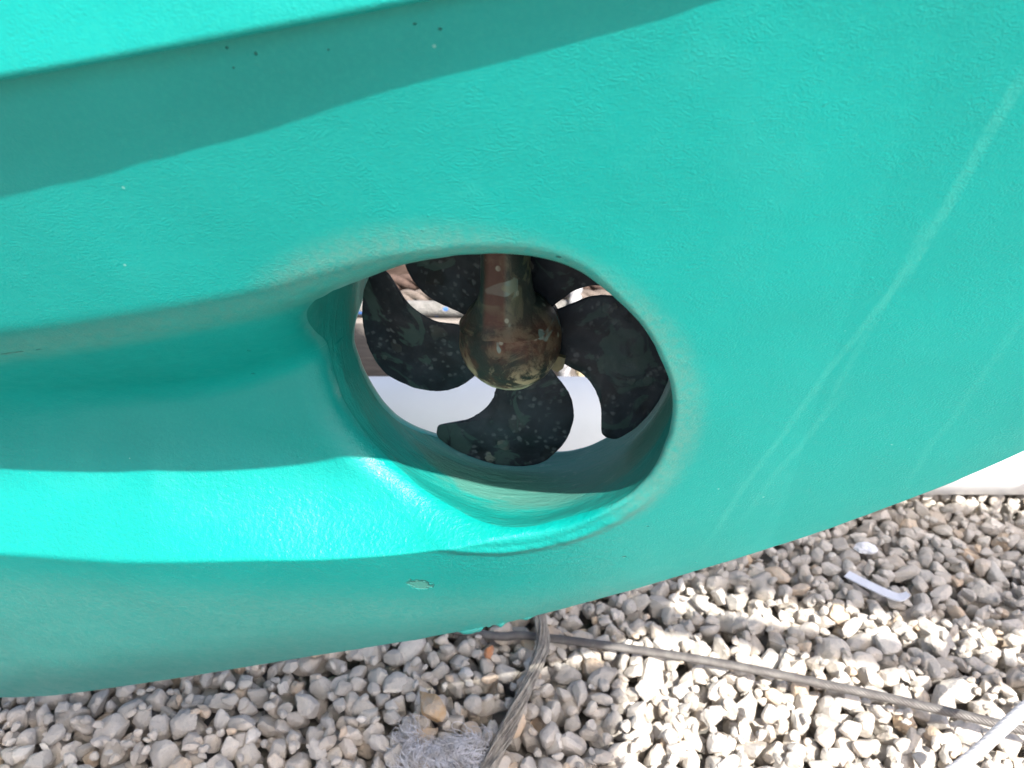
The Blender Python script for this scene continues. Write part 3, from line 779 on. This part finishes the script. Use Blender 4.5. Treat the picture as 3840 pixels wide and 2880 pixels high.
# ---------------------------------------------------------------- unseen shadow casters, added to shade the gravel
def slab(name, poly, z0, z1, mat, smooth=False):
    n = len(poly); V = [(x, y, z0) for x, y in poly]+[(x, y, z1) for x, y in poly]
    Fc = [tuple(range(n))[::-1], tuple(range(n, 2*n))]+[(i, (i+1) % n, n+(i+1) % n, n+i) for i in range(n)]
    return mesh_obj(name, V, Fc, mat, smooth=smooth)
bp = slab('bow_shadow_slab', [(.60, -.22), (1.30, -.225), (1.9, -.20), (2.0, -.09), (1.9, .06), (1.3, .08), (.60, .085)], .525, .56, W2); par(bp)  # unseen slab, added for the broad shadow beyond the bow
p, s_ = dense([(.55, -.20, .40), (.62, -.255, .435), (.9, -.262, .44), (1.5, -.262, .44), (2.0, -.25, .44), (2.05, -.18, .50), (2.0, -.12, .53)], .01)
v, f = tube(p, .024, 16); rl = mesh_obj('shadow_rail', v, f, BRIGHTSTEEL); par(rl)  # unseen bar, added for the narrow shadow band on the gravel
def land(x, y, h): return (x+.45*h, y-.58*h)
HS = 1.62
stg = tag(empty('shadow_staging', (.3, -1.1, G)), 'unseen raised boards on legs, added to shade the gravel below the bow', 'shadow_staging')  # added out of view so its edge shades the gravel by the keel
e = [land(.09, .285, HS), land(-.17, .178, HS), land(-.60, .065, HS), land(-1.6, -.14, HS)]
for k_ in range(3):
    o0, o1 = -.235*k_, -.235*(k_+1)+.006
    pl_ = [(x, y+o0) for x, y in e]+[(x, y+o1) for x, y in e[::-1]]
    o = slab('shadow_plank', pl_[::-1], G+HS-.04, G+HS, W1)
    o.parent = stg; o.matrix_parent_inverse = Matrix.Translation(-Vector((.3, -1.1, G)))
for lx, ly in ((.76, -1.28), (-.55, -1.55)):
    v, f = tube([(lx, ly, G+.004), (lx, ly, G+.8), (lx, ly, G+HS-.045)], .024, 14)
    o = mesh_obj('leg', v, f, BRIGHTSTEEL); o.parent = stg; o.matrix_parent_inverse = Matrix.Translation(-Vector((.3, -1.1, G)))

# ---------------------------------------------------------------- litter
def strip(name, pts, wv_, mat, th_=.0012):
    p, s = dense(pts, .004); T, U, W_ = frames(p); V = []
    for i, q in enumerate(p):
        w_ = wv_*(1-.55*ss(.75, 1., i/len(p)))
        for a, b in ((-1, -1), (1, -1), (1, 1), (-1, 1)): V.append(tuple(q+U[i]*w_*a+W_[i]*th_*b))
    Fc = [tuple(r) for r in grid_faces(len(p), 4, wrap=True)]+[(3, 2, 1, 0), tuple(range(len(V)-4, len(V)))]
    return mesh_obj(name, V, Fc, mat, smooth=False)
def gp(px, py, z):
    d = FW+RT*(px-1920)/F-UP*(py-1440)/F; return CAM+d*(z-CAM[2])/d[2]
PAP = simple('white_paper', (.66, .68, .74), (.60, .62, .68), 40, .7, 120, .0006)
tag(strip('paper_strip', [gp(3175, 2152, G+.034), gp(3240, 2185, G+.034), gp(3310, 2218, G+.034), gp(3372, 2240, G+.034), gp(3412, 2222, G+.040)], .009, PAP), 'narrow white paper strip lying slantwise on shaded gravel at the right', 'paper')
def crumple(name, c, r, mat, seed, flat=.6):
    V, Fc = ico(4); m_ = np.array([1+.35*mnoise.noise(Vector(v*2.1+seed))+.18*abs(mnoise.noise(Vector(v*5+seed))) for v in V])
    return mesh_obj(name, V*m_[:, None]*r*np.array([1.3, .9, flat])+c, Fc, mat, smooth=False)
tag(crumple('paper_scrap', gp(3245, 2055, G+.033), .013, simple('crumpled_paper', (.78, .78, .80), (.70, .70, .72), 40, .7), 3.3), 'small crumpled white scrap among the stones above the paper strip', 'paper')
